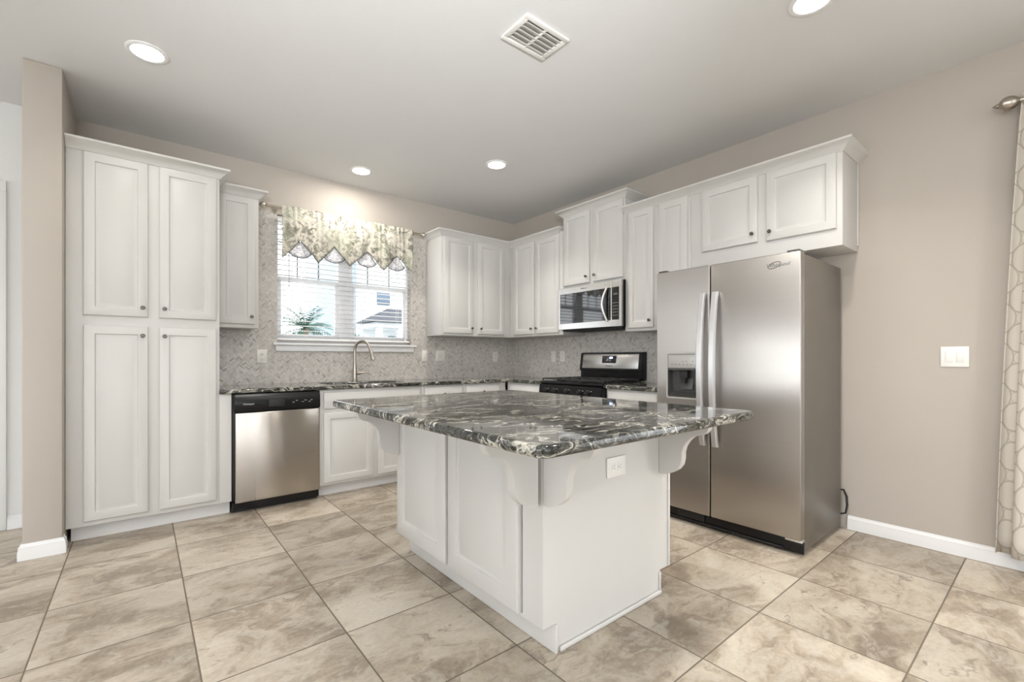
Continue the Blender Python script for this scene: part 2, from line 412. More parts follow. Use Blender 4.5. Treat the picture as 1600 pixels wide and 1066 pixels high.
wall_with_hole('wall_hall', Matrix.Translation((XL, 0, 0)), -XL - 4.2, []).data.materials[0] = M['hall_wall']
wr = wall_with_hole('wall_right', Matrix.Translation((0, .15, 0)) @ Matrix.Rotation(R(-90), 4, 'Z'), .15 - YR, [(4.72 + .15, 6.45 + .15, 0, 2.15)])
wall_with_hole('wall_rear', Matrix.Translation((XL, YR - .15, 0)), -XL, [(1.0, 5.6, .25, 2.45)])
wall_with_hole('wall_left', Matrix.Translation((XL - .15, .15, 0)) @ Matrix.Rotation(R(-90), 4, 'Z'), .15 - YR, [(.5, 2.7, .55, 2.45), (3.45, 6.05, .7, 2.3)])
SX0, SX1, SY = -4.058, -4.2225, -.72
struct(MB().box(SX1, SX0, SY, -.001, 0, H, .008, 2).build('wall_partition', 'wall'))

BASE = [(0, 0), (.016, 0), (.016, .045), (.013, .06), (.013, .072), (.006, .080), (.004, .09), (0, .09)]
def baseboard(name, path): return struct(MB().sweep(path, BASE).build(name, 'trim'))
baseboard('baseboard_right', [(-.001, -3.47), (-.001, -4.70)])
baseboard('baseboard_partition', [(SX1 - .001, -.02), (SX1 - .001, SY - .001), (SX0 + .001, SY - .001), (SX0 + .001, -.665)][::1])
baseboard('baseboard_back', [(-4.393, -.001), (SX1 - .02, -.001)])
# door casing in the hall
dc = struct(MB().box(-4.475, -4.395, -.02, 0, 0, 2.24, .004).box(-5.40, -4.395, -.02, 0, 2.24, 2.31, .004).box(-5.40, -5.32, -.02, 0, 0, 2.24, .004).build('trim_1', 'trim'))
d1 = struct(MB().box(-5.315, -4.48, -.012, -.001, .01, 2.235, .002).build('door_1', 'trim'))
for z0, z1 in ((.25, 1.0), (1.2, 2.05)):
    for x0 in (-5.2, -4.85): MB(Matrix.Translation((x0, -.012, z0))).panel_door(.27, z1 - z0, .008, .03).build('door_panel', 'trim', d1)
MB().lathe([(.026, 0), (.026, .006), (.012, .012), (.012, .035), (.027, .045), (.03, .06), (.022, .072), (.0, .075)], (-4.55, -.012, .95), '-Y').build('door_knob', 'nickel', d1)

# backsplash tile, part of the walls
mb = MB(); TH = .009
for x0, x1, z0, z1 in ((-3.258, WX0, .905, 1.376), (-2.956, WX0, 1.376, 2.43), (WX1, -1.257, 1.376, 2.43), (WX1, -TH, .905, 1.376), (WX0, WX1, .905, WZ0)):
    mb.box(x0, x1, -TH, -.0005, z0, z1)
mb.build('backsplash', 'tile', wb)
MB().box(-TH, -.0005, -1.186, -TH, .905, 1.376).box(-TH, -.0005, -1.946, -1.186, .80, 1.43).box(-TH, -.0005, -2.535, -1.946, .905, 1.376).build('backsplash', 'tile', wr)

# window over the sink
win = struct(MB().box(WX0, WX1, .075, .149, WZ0, WZ0 + .04, .003).box(WX0, WX1, .075, .149, WZ1 - .04, WZ1, .003).box(WX0, WX0 + .025, .075, .149, WZ0 + .04, WZ1 - .04, .003).box(WX1 - .025, WX1, .075, .149, WZ0 + .04, WZ1 - .04, .003).build('window_1', 'vinyl'))
MB().box(-2.185, -2.045, .072, .149, WZ0 + .04, WZ1 - .04, .003).build('mullion', 'vinyl', win)
for a, b in ((WX0 + .025, -2.185), (-2.045, WX1 - .025)):
    MB().box(a, b, .085, .11, 1.84, 1.885, .003).box(a, b, .085, .11, WZ0 + .04, WZ0 + .085, .003).box(a, a + .03, .085, .11, WZ0 + .085, 1.84, .003).box(b - .03, b, .085, .11, WZ0 + .085, 1.84, .003).build('sash', 'vinyl', win)
    w = b - a
    MB().box(a + .17, a + .18, .115, .123, 1.885, WZ1 - .04).box(b - .18, b - .17, .115, .123, 1.885, WZ1 - .04).box(a, b, .115, .123, 1.945, 1.955).box(a, b, .115, .123, 2.2, 2.21).build('muntin', 'mark', win)
    MB().box(a, b, .117, .121, WZ0 + .04, WZ1 - .04).build('pane', 'glass', win)
struct(MB().box(WX0 - .04, WX1 + .045, -.05, .075, WZ0 - .022, WZ0 - .001, .005).box(WX0 - .015, WX1 + .02, -.028, -.0095, WZ0 - .075, WZ0 - .022, .004).build('trim_2', 'trim'))

# sliding patio door behind the curtain, rear and side windows
def framed_opening(name, axis, at, a0, a1, z0, z1, n):
    def bx(mb, p0, p1, q0, q1, d0, d1, b=.003):
        return mb.box(at + d0, at + d1, p0, p1, q0, q1, b) if axis == 'X' else mb.box(p0, p1, at + d0, at + d1, q0, q1, b)
    mb = MB(); f = .05
    bx(mb, a0, a1, z0, z0 + f, .05, .13); bx(mb, a0, a1, z1 - f, z1, .05, .13)
    for i in range(n + 1):
        c = a0 + (a1 - a0) * i / n; lo = a0 if i == 0 else c - f / 2 if i < n else a1 - f
        bx(mb, lo, lo + f, z0 + f, z1 - f, .05, .13)
    o = struct(mb.build(name, 'vinyl'))
    for i in range(n):
        c0 = a0 + (a1 - a0) * i / n; c1 = a0 + (a1 - a0) * (i + 1) / n
        bx(MB(), c0 + f / 2, c1 - f / 2, z0 + f, z1 - f, .085, .091, 0).build('pane', 'glass', o)
framed_opening('door_2', 'X', 0, -6.45, -4.72, .0, 2.15, 2)
framed_opening('window_2', 'Y', YR - .15, XL + 1.0, XL + 5.6, .25, 2.45, 3)
framed_opening('window_3', 'X', XL - .15, -2.55, -.35, .55, 2.45, 2)
framed_opening('window_4', 'X', XL - .15, -5.9, -3.3, .7, 2.3, 2)

# blind
bl = thing('window_blind', (-2.0935, .048, 1.30), 'white slatted horizontal blind with open slats in the window over the sink', 'blind')
hw = (WX1 - WX0) / 2 - .008
MB().box(-hw, hw, -.028, .022, 1.07, 1.115, .003).build('headrail', 'blind', bl)
mb = MB(); zz = .045
while zz < 1.06: mb.box(-hw, hw, -.024, .024, zz - .0014, zz + .0014, rot=('X', R(-1.5))); zz += .0455
mb.build('slats', 'blind', bl)
MB().box(-hw, hw, -.026, .026, .0, .02, .003).build('bottom_rail', 'blind', bl)
mb = MB()
for x in (-.52, -.02, .12, .52): mb.tube([(x, -.025, .02), (x, -.025, 1.07)], .0012, 6); mb.tube([(x, .025, .02), (x, .025, 1.07)], .0012, 6)
mb.build('ladder_cord', 'blind', bl)
MB().tube([(-.555, -.036, .48), (-.555, -.036, 1.08)], .004, 8).build('tilt_wand', 'mark_light', bl)
MB().tube([(.60, -.034, .03), (.60, -.034, 1.08)], .0018, 6).tube([(.615, -.034, .06), (.615, -.034, 1.08)], .0018, 6).lathe([(.004, 0), (.008, .01), (.006, .035), (.002, .04)], (.60, -.034, .0)).build('pull_cord', 'blind', bl)

# valance and its rod
YV = -.09
rod = thing('curtain_rod', (-2.11, YV, 2.455), 'slim cream rod with ball finials carrying the floral valance', 'curtain rod')
MB().tube([(-.735, 0, 0), (.735, 0, 0)], .010, 12).build('pole', 'brass', rod)
for sgn in (-1, 1):
    MB().lathe([(.012, 0), (.014, .008), (.01, .014), (.022, .026), (.027, .038), (.022, .052), (.008, .06)], (sgn * .735, 0, 0), 'X' if sgn > 0 else '-X').build('finial', 'brass', rod)
    MB().box(sgn * .66 - .008, sgn * .66 + .008, 0, -YV - .001, -.014, -.009).box(sgn * .66 - .012, sgn * .66 + .012, -YV - .012, -YV - .0101, -.04, .02).build('bracket', 'brass', rod)
val = thing('window_valance', (-2.11, YV, 2.455), 'gathered floral toile valance with pointed scallops over the sink window', 'valance')
key = [(-2.735, 2.02), (-2.705, 2.045), (-2.58, 2.194), (-2.425, 2.011), (-2.279, 2.183), (-2.134, 2.02), (-1.956, 2.182), (-1.789, 2.02), (-1.65, 2.187), (-1.50, 2.06), (-1.475, 2.05)]
def lerp_key(x):
    for (a, za), (b, zb) in zip(key, key[1:]):
        if x <= b: return za + (zb - za) * (x - a) / (b - a)
    return key[-1][1]
NX, NZ = 200, 14; V = []; F = []
for i in range(NX + 1):
    x = key[0][0] + (key[-1][0] - key[0][0]) * i / NX; zb = lerp_key(x)
    for j in range(NZ + 1):
        t = j / NZ; z = 2.482 + (zb - 2.482) * t
        g = math.exp(-((t - .06) / .12) ** 2)
        puff = .013 + .03 * math.sin(math.pi * min(1, t * 1.05)) * (.6 + .4 * math.sin((x + 2.73) / .315 * 2 * math.pi))
        y = -puff - .006 * math.sin(x * 95 + 2 * math.sin(x * 31)) * (.35 + .9 * g) - .008 * math.sin(x * 43 + 1.3) * t
        V.append((x + 2.11, y, z - 2.455))
for i in range(NX):
    for j in range(NZ): a = i * (NZ + 1) + j; F.append((a, a + 1, a + NZ + 2, a + NZ + 1))
cl = MB().quads(V, F, True).build('cloth', 'toile', val, sharp=0)
so = cl.modifiers.new('thick', 'SOLIDIFY'); so.thickness = .0025; so.offset = 1
edge = [V[i * (NZ + 1) + NZ] for i in range(NX + 1)]
MB().tube([(x, y, z) for x, y, z in edge], .0032, 6).build('piping', 'fabric_dark', val, sharp=0)
for cx, zt in ((-2.58, 2.205), (-2.276, 2.20), (-1.956, 2.20), (-1.65, 2.20)):
    V = []; F = []; n = 16; rr = .155
    for i in range(n + 1):
        a = R(-44 + 88 * i / n)
        for j in range(7):
            r = .02 + (rr - .02) * j / 6
            V.append((cx + 2.11 + r * math.sin(a) * .93, .004 + .006 * math.sin(a * 9) * j / 6, zt - 2.455 - r * math.cos(a) * 1.08))
    for i in range(n):
        for j in range(6): a = i * 7 + j; F.append((a, a + 1, a + 8, a + 7))
    ins = MB().quads(V, F, True).build('fan_insert', 'lining', val, sharp=0)
    so = ins.modifiers.new('thick', 'SOLIDIFY'); so.thickness = .002
    MB().tube([V[i * 7 + 6] for i in range(n + 1)], .0035, 6).build('hem', 'fabric_dark', ins, sharp=0)

# ------------------------------------------------------------------ cabinets
CROWN = [(0, 0), (.007, 0), (.011, .010), (.024, .020), (.047, .044), (.056, .048), (.060, .051), (.060, .063), (0, .063)]
def crown(path, z, parent, skip0=False, skip1=False):
    return MB().sweep(path, [(o, z + h) for o, h in CROWN], skip0, skip1).build('crown_molding', 'cabinet', parent)
def knob(parent, x, y, z, M4=None):
    return MB(M4).lathe([(.006, 0), (.005, .004), (.0045, .010), (.009, .014), (.0125, .019), (.0125, .024), (.009, .028), (0, .029)], (x, y, z), '-Y', 16).build('knob', 'knob', parent)
def door(parent, x0, x1, z0, z1, y, kn=None, M4=None, name='door', raised=True, rail=.052):
    Q = (M4 or Matrix()) @ Matrix.Translation((x0, y - .0008, z0))
    d = MB(Q).panel_door(x1 - x0, z1 - z0, .019, rail, raised).build(name, 'cabinet', parent)
    if kn:
        kx = x0 + .028 if kn[0] == 'L' else (x1 - .028 if kn[0] == 'R' else (x0 + x1) / 2)
        kz = z0 + .06 if kn[1] == 'b' else (z1 - .06 if kn[1] == 't' else (z0 + z1) / 2)
        knob(d, kx, y - .0198, kz, M4)
    return d
LW = R(-90)                                             # rotation for units on the right wall (local x runs towards the viewer)

# pantry
px = -4.056; pw = .796; pd = .613
pan = thing('pantry_cabinet', (px, 0, 0), 'tall white four door pantry cabinet beside the partition wall', 'cabinet')
MB().box(.0, pw, -pd, -.002, .10, 2.44, .002).box(pw, pw + .074, -pd, -pd + .03, .10, .878, .001).build('body', 'cabinet', pan)
MB().box(.018, pw + .072, -pd + .075, -pd + .085, .0, .0995).build('toe_kick', 'toe', pan)
for x0, x1, s in ((-3.975, -3.661, 'R'), (-3.603, -3.281, 'L')):
    door(pan, x0 - px, x1 - px, 1.405, 2.412, -pd, (s, 'b')); door(pan, x0 - px, x1 - px, .130, 1.343, -pd, (s, 't'))
crown([(0, -pd), (pw, -pd), (pw, -.392)], 2.416, pan)

# small wall cabinet left of the window
sx = -3.257; sw = .299; ud = .325; ub = 1.377
sc = thing('wall_cabinet', (sx, 0, ub), 'narrow white single door wall cabinet between pantry and window', 'cabinet', 'wall cabinets')
MB().box(0.001, sw, -ud, -.002, 0, 1.063, .002).build('body', 'cabinet', sc)
door(sc, .018, sw - .027, .03, 1.035, -ud, ('R', 'b'))
crown([(.001, -ud), (sw, -ud), (sw, -.002)], 1.039, sc)

# corner pair
cl_ = thing('wall_cabinet', (-1.256, 0, ub), 'white two door wall cabinet right of the window, at the room corner', 'cabinet', 'wall cabinets')
MB().box(0, 1.2535, -ud, -.002, 0, 1.063, .002).build('body', 'cabinet', cl_)
door(cl_, .028, .398, .024, 1.038, -ud, ('R', 'b')); door(cl_, .463, .832, .024, 1.038, -ud, ('L', 'b'))
crown([(0, -.002), (0, -ud), (.931, -ud), (.931, -2)], 1.039, cl_, False, True)
cr_ = thing('wall_cabinet', (0, -ud - .001, ub), 'white two door wall cabinet left of the microwave, at the room corner', 'cabinet', 'wall cabinets', LW)
MB().box(0, .849, -ud, -.002, 0, 1.063, .002).build('body', 'cabinet', cr_)
door(cr_, .085, .422, .024, 1.038, -ud, ('R', 'b')); door(cr_, .448, .800, .024, 1.038, -ud, ('L', 'b'))
crown([(-3, -ud), (0, -ud), (.785, -ud), (.785, -.002)][1:], 1.039, cr_) if False else crown([(0, -2), (0, -ud), (.785, -ud), (.785, -.002)], 1.039, cr_, True)
# above microwave
mc = thing('wall_cabinet', (0, -1.178, 1.842), 'raised short white two door wall cabinet directly above the microwave', 'cabinet', 'wall cabinets', LW)
MB().box(0, .752, -ud, -.002, 0, .748, .002).build('body', 'cabinet', mc)
door(mc, .016, .350, .022, .722, -ud, ('R', 'b')); door(mc, .397, .738, .022, .722, -ud, ('L', 'b'))
crown([(0, -.002), (0, -ud), (.752, -ud), (.752, -.002)], .724, mc)
# right of the microwave
rc_ = thing('wall_cabinet', (0, -1.932, ub), 'white wall cabinet with two narrow doors between microwave and refrigerator', 'cabinet', 'wall cabinets', LW)
MB().box(0, .612, -ud, -.002, -.004, 1.063, .002).build('body', 'cabinet', rc_)
door(rc_, .037, .288, .022, 1.038, -ud, ('R', 'b')); door(rc_, .336, .591, .022, 1.038, -ud, ('L', 'b'))
crown([(0, -ud), (.612, -ud)], 1.035, rc_)
# above the fridge
fc = thing('wall_cabinet', (0, -2.5455, 1.835), 'short wide white two door wall cabinet above the refrigerator', 'cabinet', 'wall cabinets', LW)
MB().box(0, .978, -ud, -.002, 0, .605, .002).box(.978, .984, -.02, -.002, .04, .59, .001).build('body', 'cabinet', fc)
door(fc, .094, .492, .112, .575, -ud, ('R', 'b')); door(fc, .549, .949, .105, .575, -ud, ('L', 'b'))
crown([(0, -ud), (.978, -ud), (.978, -.002)], .577, fc)

# base cabinets, back wall
BD = .610
def base_body(root, w, d=BD, x0=0):
    MB().box(x0, w, -d, -.012, .10, .878, .0015).build('body', 'cabinet', root)
    MB().box(x0, w, -d + .075, -d + .085, 0, .0995).build('toe_kick', 'toe', root)
sb = thing('base_cabinet', (-2.566, 0, 0), 'white sink base cabinet with long false drawer front, right of the dishwasher', 'cabinet', 'base cabinets')
MB().box(0, .924, -BD, -BD + .02, .10, .878, .0015).box(0, .018, -BD + .02, -.012, .10, .878).box(.906, .924, -BD + .02, -.012, .10, .878).box(.018, .906, -BD + .02, -.012, .10, .118).build('body', 'cabinet', sb)
MB().box(0, .924, -BD + .075, -BD + .085, 0, .0995).build('toe_kick', 'toe', sb)
door(sb, .028, .902, .722, .858, -BD, name='drawer_front', raised=False)
door(sb, .028, .447, .120, .692, -BD); door(sb, .493, .902, .120, .692, -BD)
for i, (x0, w, lab) in enumerate(((-1.6415, .469, 'white base cabinet right of the sink base, half hidden by the island top'), (-1.1720, .545, 'white base cabinet beside the room corner under the back counter'))):
    b = thing('base_cabinet', (x0, 0, 0), lab, 'cabinet', 'base cabinets'); base_body(b, w)
    door(b, .026, .446, .722, .862, -BD, ('M', 'm'), name='drawer_front', raised=False)
    door(b, .026, .446, .120, .692, -BD, ('R', 't'))
bc = thing('base_cabinet', (0, -.628, 0), 'white corner base cabinet left of the gas range', 'cabinet', 'base cabinets', LW)
base_body(bc, .553); door(bc, .06, .535, .722, .862, -BD, ('M', 'm'), name='drawer_front', raised=False); door(bc, .06, .535, .12, .692, -BD, ('R', 't'))
bf = thing('base_cabinet', (0, -1.952, 0), 'white base cabinet with drawer between gas range and refrigerator', 'cabinet', 'base cabinets', LW)
base_body(bf, .578); door(bf, .025, .553, .722, .862, -BD, ('M', 'm'), name='drawer_front', raised=False)
door(bf, .025, .285, .12, .692, -BD, ('R', 't')); door(bf, .293, .553, .12, .692, -BD, ('L', 't'))

# counters
CT = .914
def counter(name, outlines, label):
    o = curve_slab(name, outlines, .0165, .009, 'granite', None, Matrix.Translation((0, 0, CT - .0175 + .001)))
    return tag(o, label, 'countertop')
g = .0095; oh = .645
counter('countertop', [[(-3.258, -g), (-3.258, -oh), (-oh, -oh), (-oh, -1.1855), (-g, -1.1855), (-g, -g)], rrect(-2.46, -1.76, -.545, -.165, .06)], 'dark swirled granite countertop along the window wall, holding the sink')
counter('countertop', [[(-g, -1.9475), (-oh, -1.9475), (-oh, -2.532), (-g, -2.532)]], 'short dark granite countertop between the gas range and the refrigerator')
# sink
sk = thing('sink', (-2.11, -.355, .66), 'undermounted stainless kitchen sink set into the window counter', 'sink')
mb = MB(); V = []; F = []
prof = [(.36, .20, .2205), (.345, .185, .2205), (.34, .18, .03), (.30, .14, .0), (.05, .05, .0)]
for a, b, z in prof:
    for x, y in rrect(-a, a, -b, b, min(.05, b * .9), 5): V.append((x, y, z))
n = 24
for k in range(len(prof) - 1):
    for i in range(n): F.append((k * n + i, k * n + (i + 1) % n, (k + 1) * n + (i + 1) % n, (k + 1) * n + i))
F.append(tuple(range((len(prof) - 1) * n, len(prof) * n)))
mb.quads(V, F, True).build('basin', 'sink_steel', sk)
MB().lathe([(.045, .001), (.045, .004), (.03, .005), (.02, .002)]).build('drain', 'nickel', sk)
# faucet
fa = thing('faucet', (-2.085, -.10, CT + .0005), 'brushed nickel gooseneck pull down faucet behind the sink', 'faucet')
MB().lathe([(.029, 0), (.029, .006), (.024, .012), (.0205, .05), (.0205, .105), (.016, .15), (.0135, .19)]).build('base', 'nickel', fa)
arc = [(0, 0, .185), (0, 0, .28)] + [(0 + .0 * i, -.085 + .085 * math.cos(t), .30 + .085 * math.sin(t)) for i, t in enumerate([R(a) for a in range(0, 166, 15)])]
Rz = Matrix.Rotation(R(32), 4, 'Z')
MB(Rz).tube(arc, .0125, 14, up=(1, 0, 0)).build('spout', 'nickel', fa)
e = Vector(arc[-1]); d = (Vector(arc[-1]) - Vector(arc[-2])).normalized()
MB(Rz).tube([e, e + d * .03, e + d * .05, e + d * .11, e + d * .125], [.013, .014, .017, .020, .019], 14, up=(1, 0, 0)).build('spray_head', 'nickel', fa)
MB().tube([(.015, 0, .075), (.05, -.002, .078)], .0155, 12).tube([(.045, -.002, .078), (.075, -.006, .079), (.115, -.012, .083)], [.012, .007, .005], 10).build('handle', 'nickel', fa)

# ------------------------------------------------------------------ dishwasher
dw = thing('dishwasher', (-3.181, 0, 0), 'stainless dishwasher with black control panel under the granite counter', 'dishwasher')
MB().box(.001, .612, -.605, -.05, .10, .872, .001).box(.004, .610, -.56, -.55, 0, .105).build('body', 'black_matte', dw)
MB().box(.016, .606, -.640, -.606, .082, .738, .006, 3).build('door', 'steel_streaked', dw)
cp = MB().prism([(-.606, .742), (-.640, .742), (-.646, .76), (-.646, .835), (-.632, .872), (-.606, .872)], 'X', .012, .609, .003).build('control_panel', 'black', dw)
MB().box(.235, .345, -.650, -.6455, .772, .826, .002).build('handle_pocket', 'black_matte', cp)
text('wordmark', 'Whirlpool', .017, 'mark_light', cp, Matrix.Translation((.100, -.6465, .800)) @ FRONT)
for i, x in enumerate((.40, .425, .47, .49, .52, .535)): MB().box(x, x + .014, -.6468, -.6458, .795 + .012 * (i % 2), .798 + .012 * (i % 2)).build('button_mark', 'mark_light', cp)
MB().box(.006, .61, -.60, -.562, .02, .080).build('kick_plate', 'black', dw)

# ------------------------------------------------------------------ range
rg = thing('gas_range', (0, -1.1875, 0), 'black gas range with stainless backguard and cast iron grates', 'range', None, LW)
RW = .758
MB().box(0, RW, -.62, -.012, .03, .895, .002).build('body', 'black', rg)
ck = MB().box(-.0, RW, -.66, -.095, .896, .918, .006).box(.03, RW - .03, -.63, -.11, .918, .921).build('cooktop', 'black', rg)
for i, x in enumerate((.13, .379, .628)):
    mb = MB()
    x0, x1 = x - .118, x + .118
    for xx in (x0, x, x1): mb.box(xx - .005, xx + .005, -.635, -.115, .934, .946, .002)
    for yy in (-.635, -.505, -.375, -.245, -.12): mb.box(x0, x1, yy - .005, yy + .005, .934, .946, .002)
    for xx in (x0, x1):
        for yy in (-.63, -.12): mb.box(xx - .006, xx + .006, yy - .006, yy + .006, .9212, .936)
    mb.build('grate', 'iron', rg)
for x, y, r in ((.13, -.24, .036), (.13, -.50, .045), (.628, -.24, .04), (.628, -.50, .045), (.379, -.37, .05)):
    MB().lathe([(r, .9215), (r, .928), (r * .8, .930), (r * .8, .933), (0, .9335)], (x, y, 0), 'Z', 20).build('burner', 'iron', rg)
pn = MB().prism([(-.621, .775), (-.668, .785), (-.680, .80), (-.668, .888), (-.621, .894)], 'X', .001, RW - .001, .002).build('control_panel', 'black', rg)
for x in (.09, .202, .357, .518, .612):
    k = MB().lathe([(.022, 0), (.022, .006), (.018, .01), (.016, .028), (0, .029)], (x, -.674, .838), '-Y', 20).box(x - .003, x + .003, -.706, -.69, .822, .854, .001).build('knob', 'black_matte', pn)
    MB().box(x + .028, x + .042, -.6755, -.673, .848, .851).build('knob_mark', 'mark_light', pn)
od = MB().box(.003, RW - .003, -.672, -.622, .19, .768, .006).build('oven_door', 'black', rg)
MB().box(.12, RW - .12, -.6735, -.671, .30, .60, .0005).build('oven_window', 'black_glass', od)
MB().tube([(.05, -.672, .715), (.05, -.71, .715), (.08, -.722, .715), (RW - .08, -.722, .715), (RW - .05, -.71, .715), (RW - .05, -.672, .715)], .011, 12).build('handle', 'handle_metal', od)
MB().box(.003, RW - .003, -.668, -.622, .035, .182, .006).build('storage_drawer', 'black', rg)
MB().box(.02, RW - .02, -.60, -.05, 0, .03).build('plinth', 'black_matte', rg)
bgd = MB().prism([(-.012, .93), (-.075, .93), (-.075, 1.01), (-.095, 1.015), (-.095, 1.03), (-.072, 1.185), (-.055, 1.195), (-.012, 1.195)], 'X', .002, RW - .002, .004).build('backguard', 'black', rg)
ang = math.atan2(.023, .155)
TF = Matrix.Translation((.379, -.0838, 1.105)) @ Matrix.Rotation(-ang, 4, 'X')
fp = MB(TF).box(-.338, .338, -.0035, 0, -.070, .072, .001).build('fascia', 'steel_bright', bgd)
dsp = MB(TF).box(-.085, .085, -.0055, -.0035, -.018, .056, .001).build('display', 'black_glass', fp)
[MB(TF).box(x0, x0 + w, -.0063, -.0055, .026, .044).build('clock_digit', 'led', dsp) for x0, w in ((.004, .006), (.014, .010), (.030, .010))]
text('wordmark', 'Whirlpool', .02, 'mark', fp, TF @ Matrix.Translation((0, -.0036, -.045)) @ FRONT)

# ------------------------------------------------------------------ microwave
mw = thing('microwave', (0, -1.181, 1.418), 'stainless over the range microwave with dark glass door below the raised cabinet', 'microwave', None, LW)
MB().box(.002, .756, -.365, -.012, .0, .418, .002).build('body', 'black', mw)
FW = .760
dr = curve_slab('door', [rrect(0, .655, .002, .413, .006), rrect(.020, .648, .062, .352, .004)], .017, .003, 'steel_bright', mw, Matrix.Translation((0, -.3835, 0)) @ FRONT)
MB().box(.0195, .6485, -.3955, -.372, .0615, .3525).build('door_glass', 'black_glass', dr)
text('wordmark', 'Whirlpool', .018, 'mark', dr, Matrix.Translation((.33, -.4008, .385)) @ FRONT)
hb = [(.610 - .030 * math.sin(math.pi * i / 14) , -.402 - .034 * math.sin(math.pi * i / 14), .055 + .305 * i / 14) for i in range(15)]
MB().tube(hb, .0125, 10, up=(1, 0, 0)).build('handle', 'steel_bright', dr)
pnl = curve_slab('control_panel', [rrect(.657, FW, .002, .413, .006), rrect(.660, .738, .062, .352, .003)], .017, .002, 'steel_bright', mw, Matrix.Translation((0, -.3835, 0)) @ FRONT)
MB().box(.6595, .7385, -.3965, -.372, .0615, .3525).build('keypad', 'black_glass', pnl)
for i in range(3):
    for j in range(5): MB().box(.672 + .021 * i, .682 + .021 * i, -.3972, -.3964, .10 + .028 * j, .103 + .028 * j).build('button_mark', 'mark_light', pnl)
MB().box(.674, .722, -.3972, -.3964, .285, .300).build('display', 'mark', pnl)
MB().box(.02, .74, -.36, -.05, -.012, -.0005, .002).build('vent_grille', 'black_matte', mw)

# ------------------------------------------------------------------ refrigerator
fr = thing('refrigerator', (0, -2.537, 0), 'tall stainless side by side refrigerator with water dispenser', 'refrigerator', None, LW)
FWD = .911
MB().box(.002, FWD - .001, -.718, -.065, .03, 1.736, .006).box(.03, FWD - .03, -.68, -.08, .0, .03).build('body', 'fridge_side', fr)
GAP = .392
MB().box(.006, FWD - .006, -.7232, -.7185, .11, 1.735).build('door_gap_shade', 'black_matte', fr)  # black sheet added to darken the gap between the doors
ld = curve_slab('freezer_door', [rrect(.001, GAP - .004, .100, 1.748, .006, 3), rrect(.083, .303, .862, 1.172, .012, 4)], .0315, .006, 'steel', fr, Matrix.Translation((0, -.755, 0)) @ FRONT)
ds = curve_slab('dispenser', [rrect(.078, .308, .857, 1.177, .014, 4), rrect(.088, .298, .867, 1.165, .010, 4)], .005, .002, 'silver_plastic', ld, Matrix.Translation((0, -.786, 0)) @ FRONT)
MB().box(.089, .297, -.787, -.765, 1.068, 1.164, .003).build('control_fascia', 'silver_plastic', ds)
MB().box(.085, .301, -.728, -.7235, .864, 1.070).box(.085, .09, -.785, -.728, .864, 1.07).box(.296, .301, -.785, -.728, .864, 1.07).box(.085, .301, -.785, -.728, 1.055, 1.068).prism([(-.728, .866), (-.784, .866), (-.784, .876), (-.728, .90)], 'X', .09, .296).build('recess', 'grey_plastic', ds)
MB().box(.165, .225, -.772, -.740, 1.0, 1.054, .006).lathe([(.016, .965), (.02, 1.0)], (.195, -.757, 0)).build('spout', 'black_matte', ds)
MB().box(.15, .25, -.741, -.735, .92, 1.0, .003, rot=('X', R(-12))).build('paddle', 'grey_plastic', ds)
MB().box(.12, .27, -.782, -.752, .878, .882, .001).build('drip_tray', 'black_matte', ds)
for i in range(6): MB().box(.115 + .028 * i, .127 + .028 * i, -.7876, -.7868, 1.092, 1.096).build('button_mark', 'mark', ds)
for x in (.20, .225, .27): MB().box(x, x + .006, -.7876, -.7868, 1.112, 1.118).build('indicator', 'mark', ds)
rd = MB().box(GAP + .003, FWD, -.787, -.7235, .100, 1.748, .007, 3).build('refrigerator_door', 'steel', fr)
def fridge_handle(x, parent):
    P = []
    for i in range(25):
        t = i / 24; z = .565 + 1.0 * t
        P.append((x, -.803 - .05 * math.sin(math.pi * t) ** .8, z))
    mb = MB(); b = bmesh.new(); rings = []
    for i, p in enumerate(P):
        w = .0195; dpt = .011
        rings.append([b.verts.new((p[0] + sx * w * k, p[1] + sy * dpt, p[2])) for sx, sy, k in ((-1, 1, 1), (1, 1, 1), (1, -.3, 1), (.7, -1, 1), (-.7, -1, 1), (-1, -.3, 1))])
    for A, B in zip(rings, rings[1:]):
        for j in range(6): b.faces.new((A[j], A[(j + 1) % 6], B[(j + 1) % 6], B[j]))
    b.faces.new(rings[0][::-1]); b.faces.new(rings[-1]); bmesh.ops.recalc_face_normals(b, faces=b.faces)
    mb._join(b, True)
    for z in (.578, 1.552): mb.box(x - .014, x + .014, -.80, -.786, z - .013, z + .013, .002)
    return mb.build('handle', 'handle_metal', parent, sharp=50)
fridge_handle(GAP - .042, ld); fridge_handle(GAP + .040, rd)
# maker's mark: italic lettering with a ring
lg = text('emblem', 'Whirlpool', .030, 'mark', rd, Matrix.Translation((.793, -.7875, 1.683)) @ FRONT, .25, .0006)
ringp = [(.775 + .034 * math.cos(t), -.788, 1.684 + .017 * math.sin(t) + .008 * math.cos(t)) for t in [2 * math.pi * i / 32 for i in range(30)]]
MB().tube(ringp, .0018, 6).build('emblem_ring', 'mark', rd)
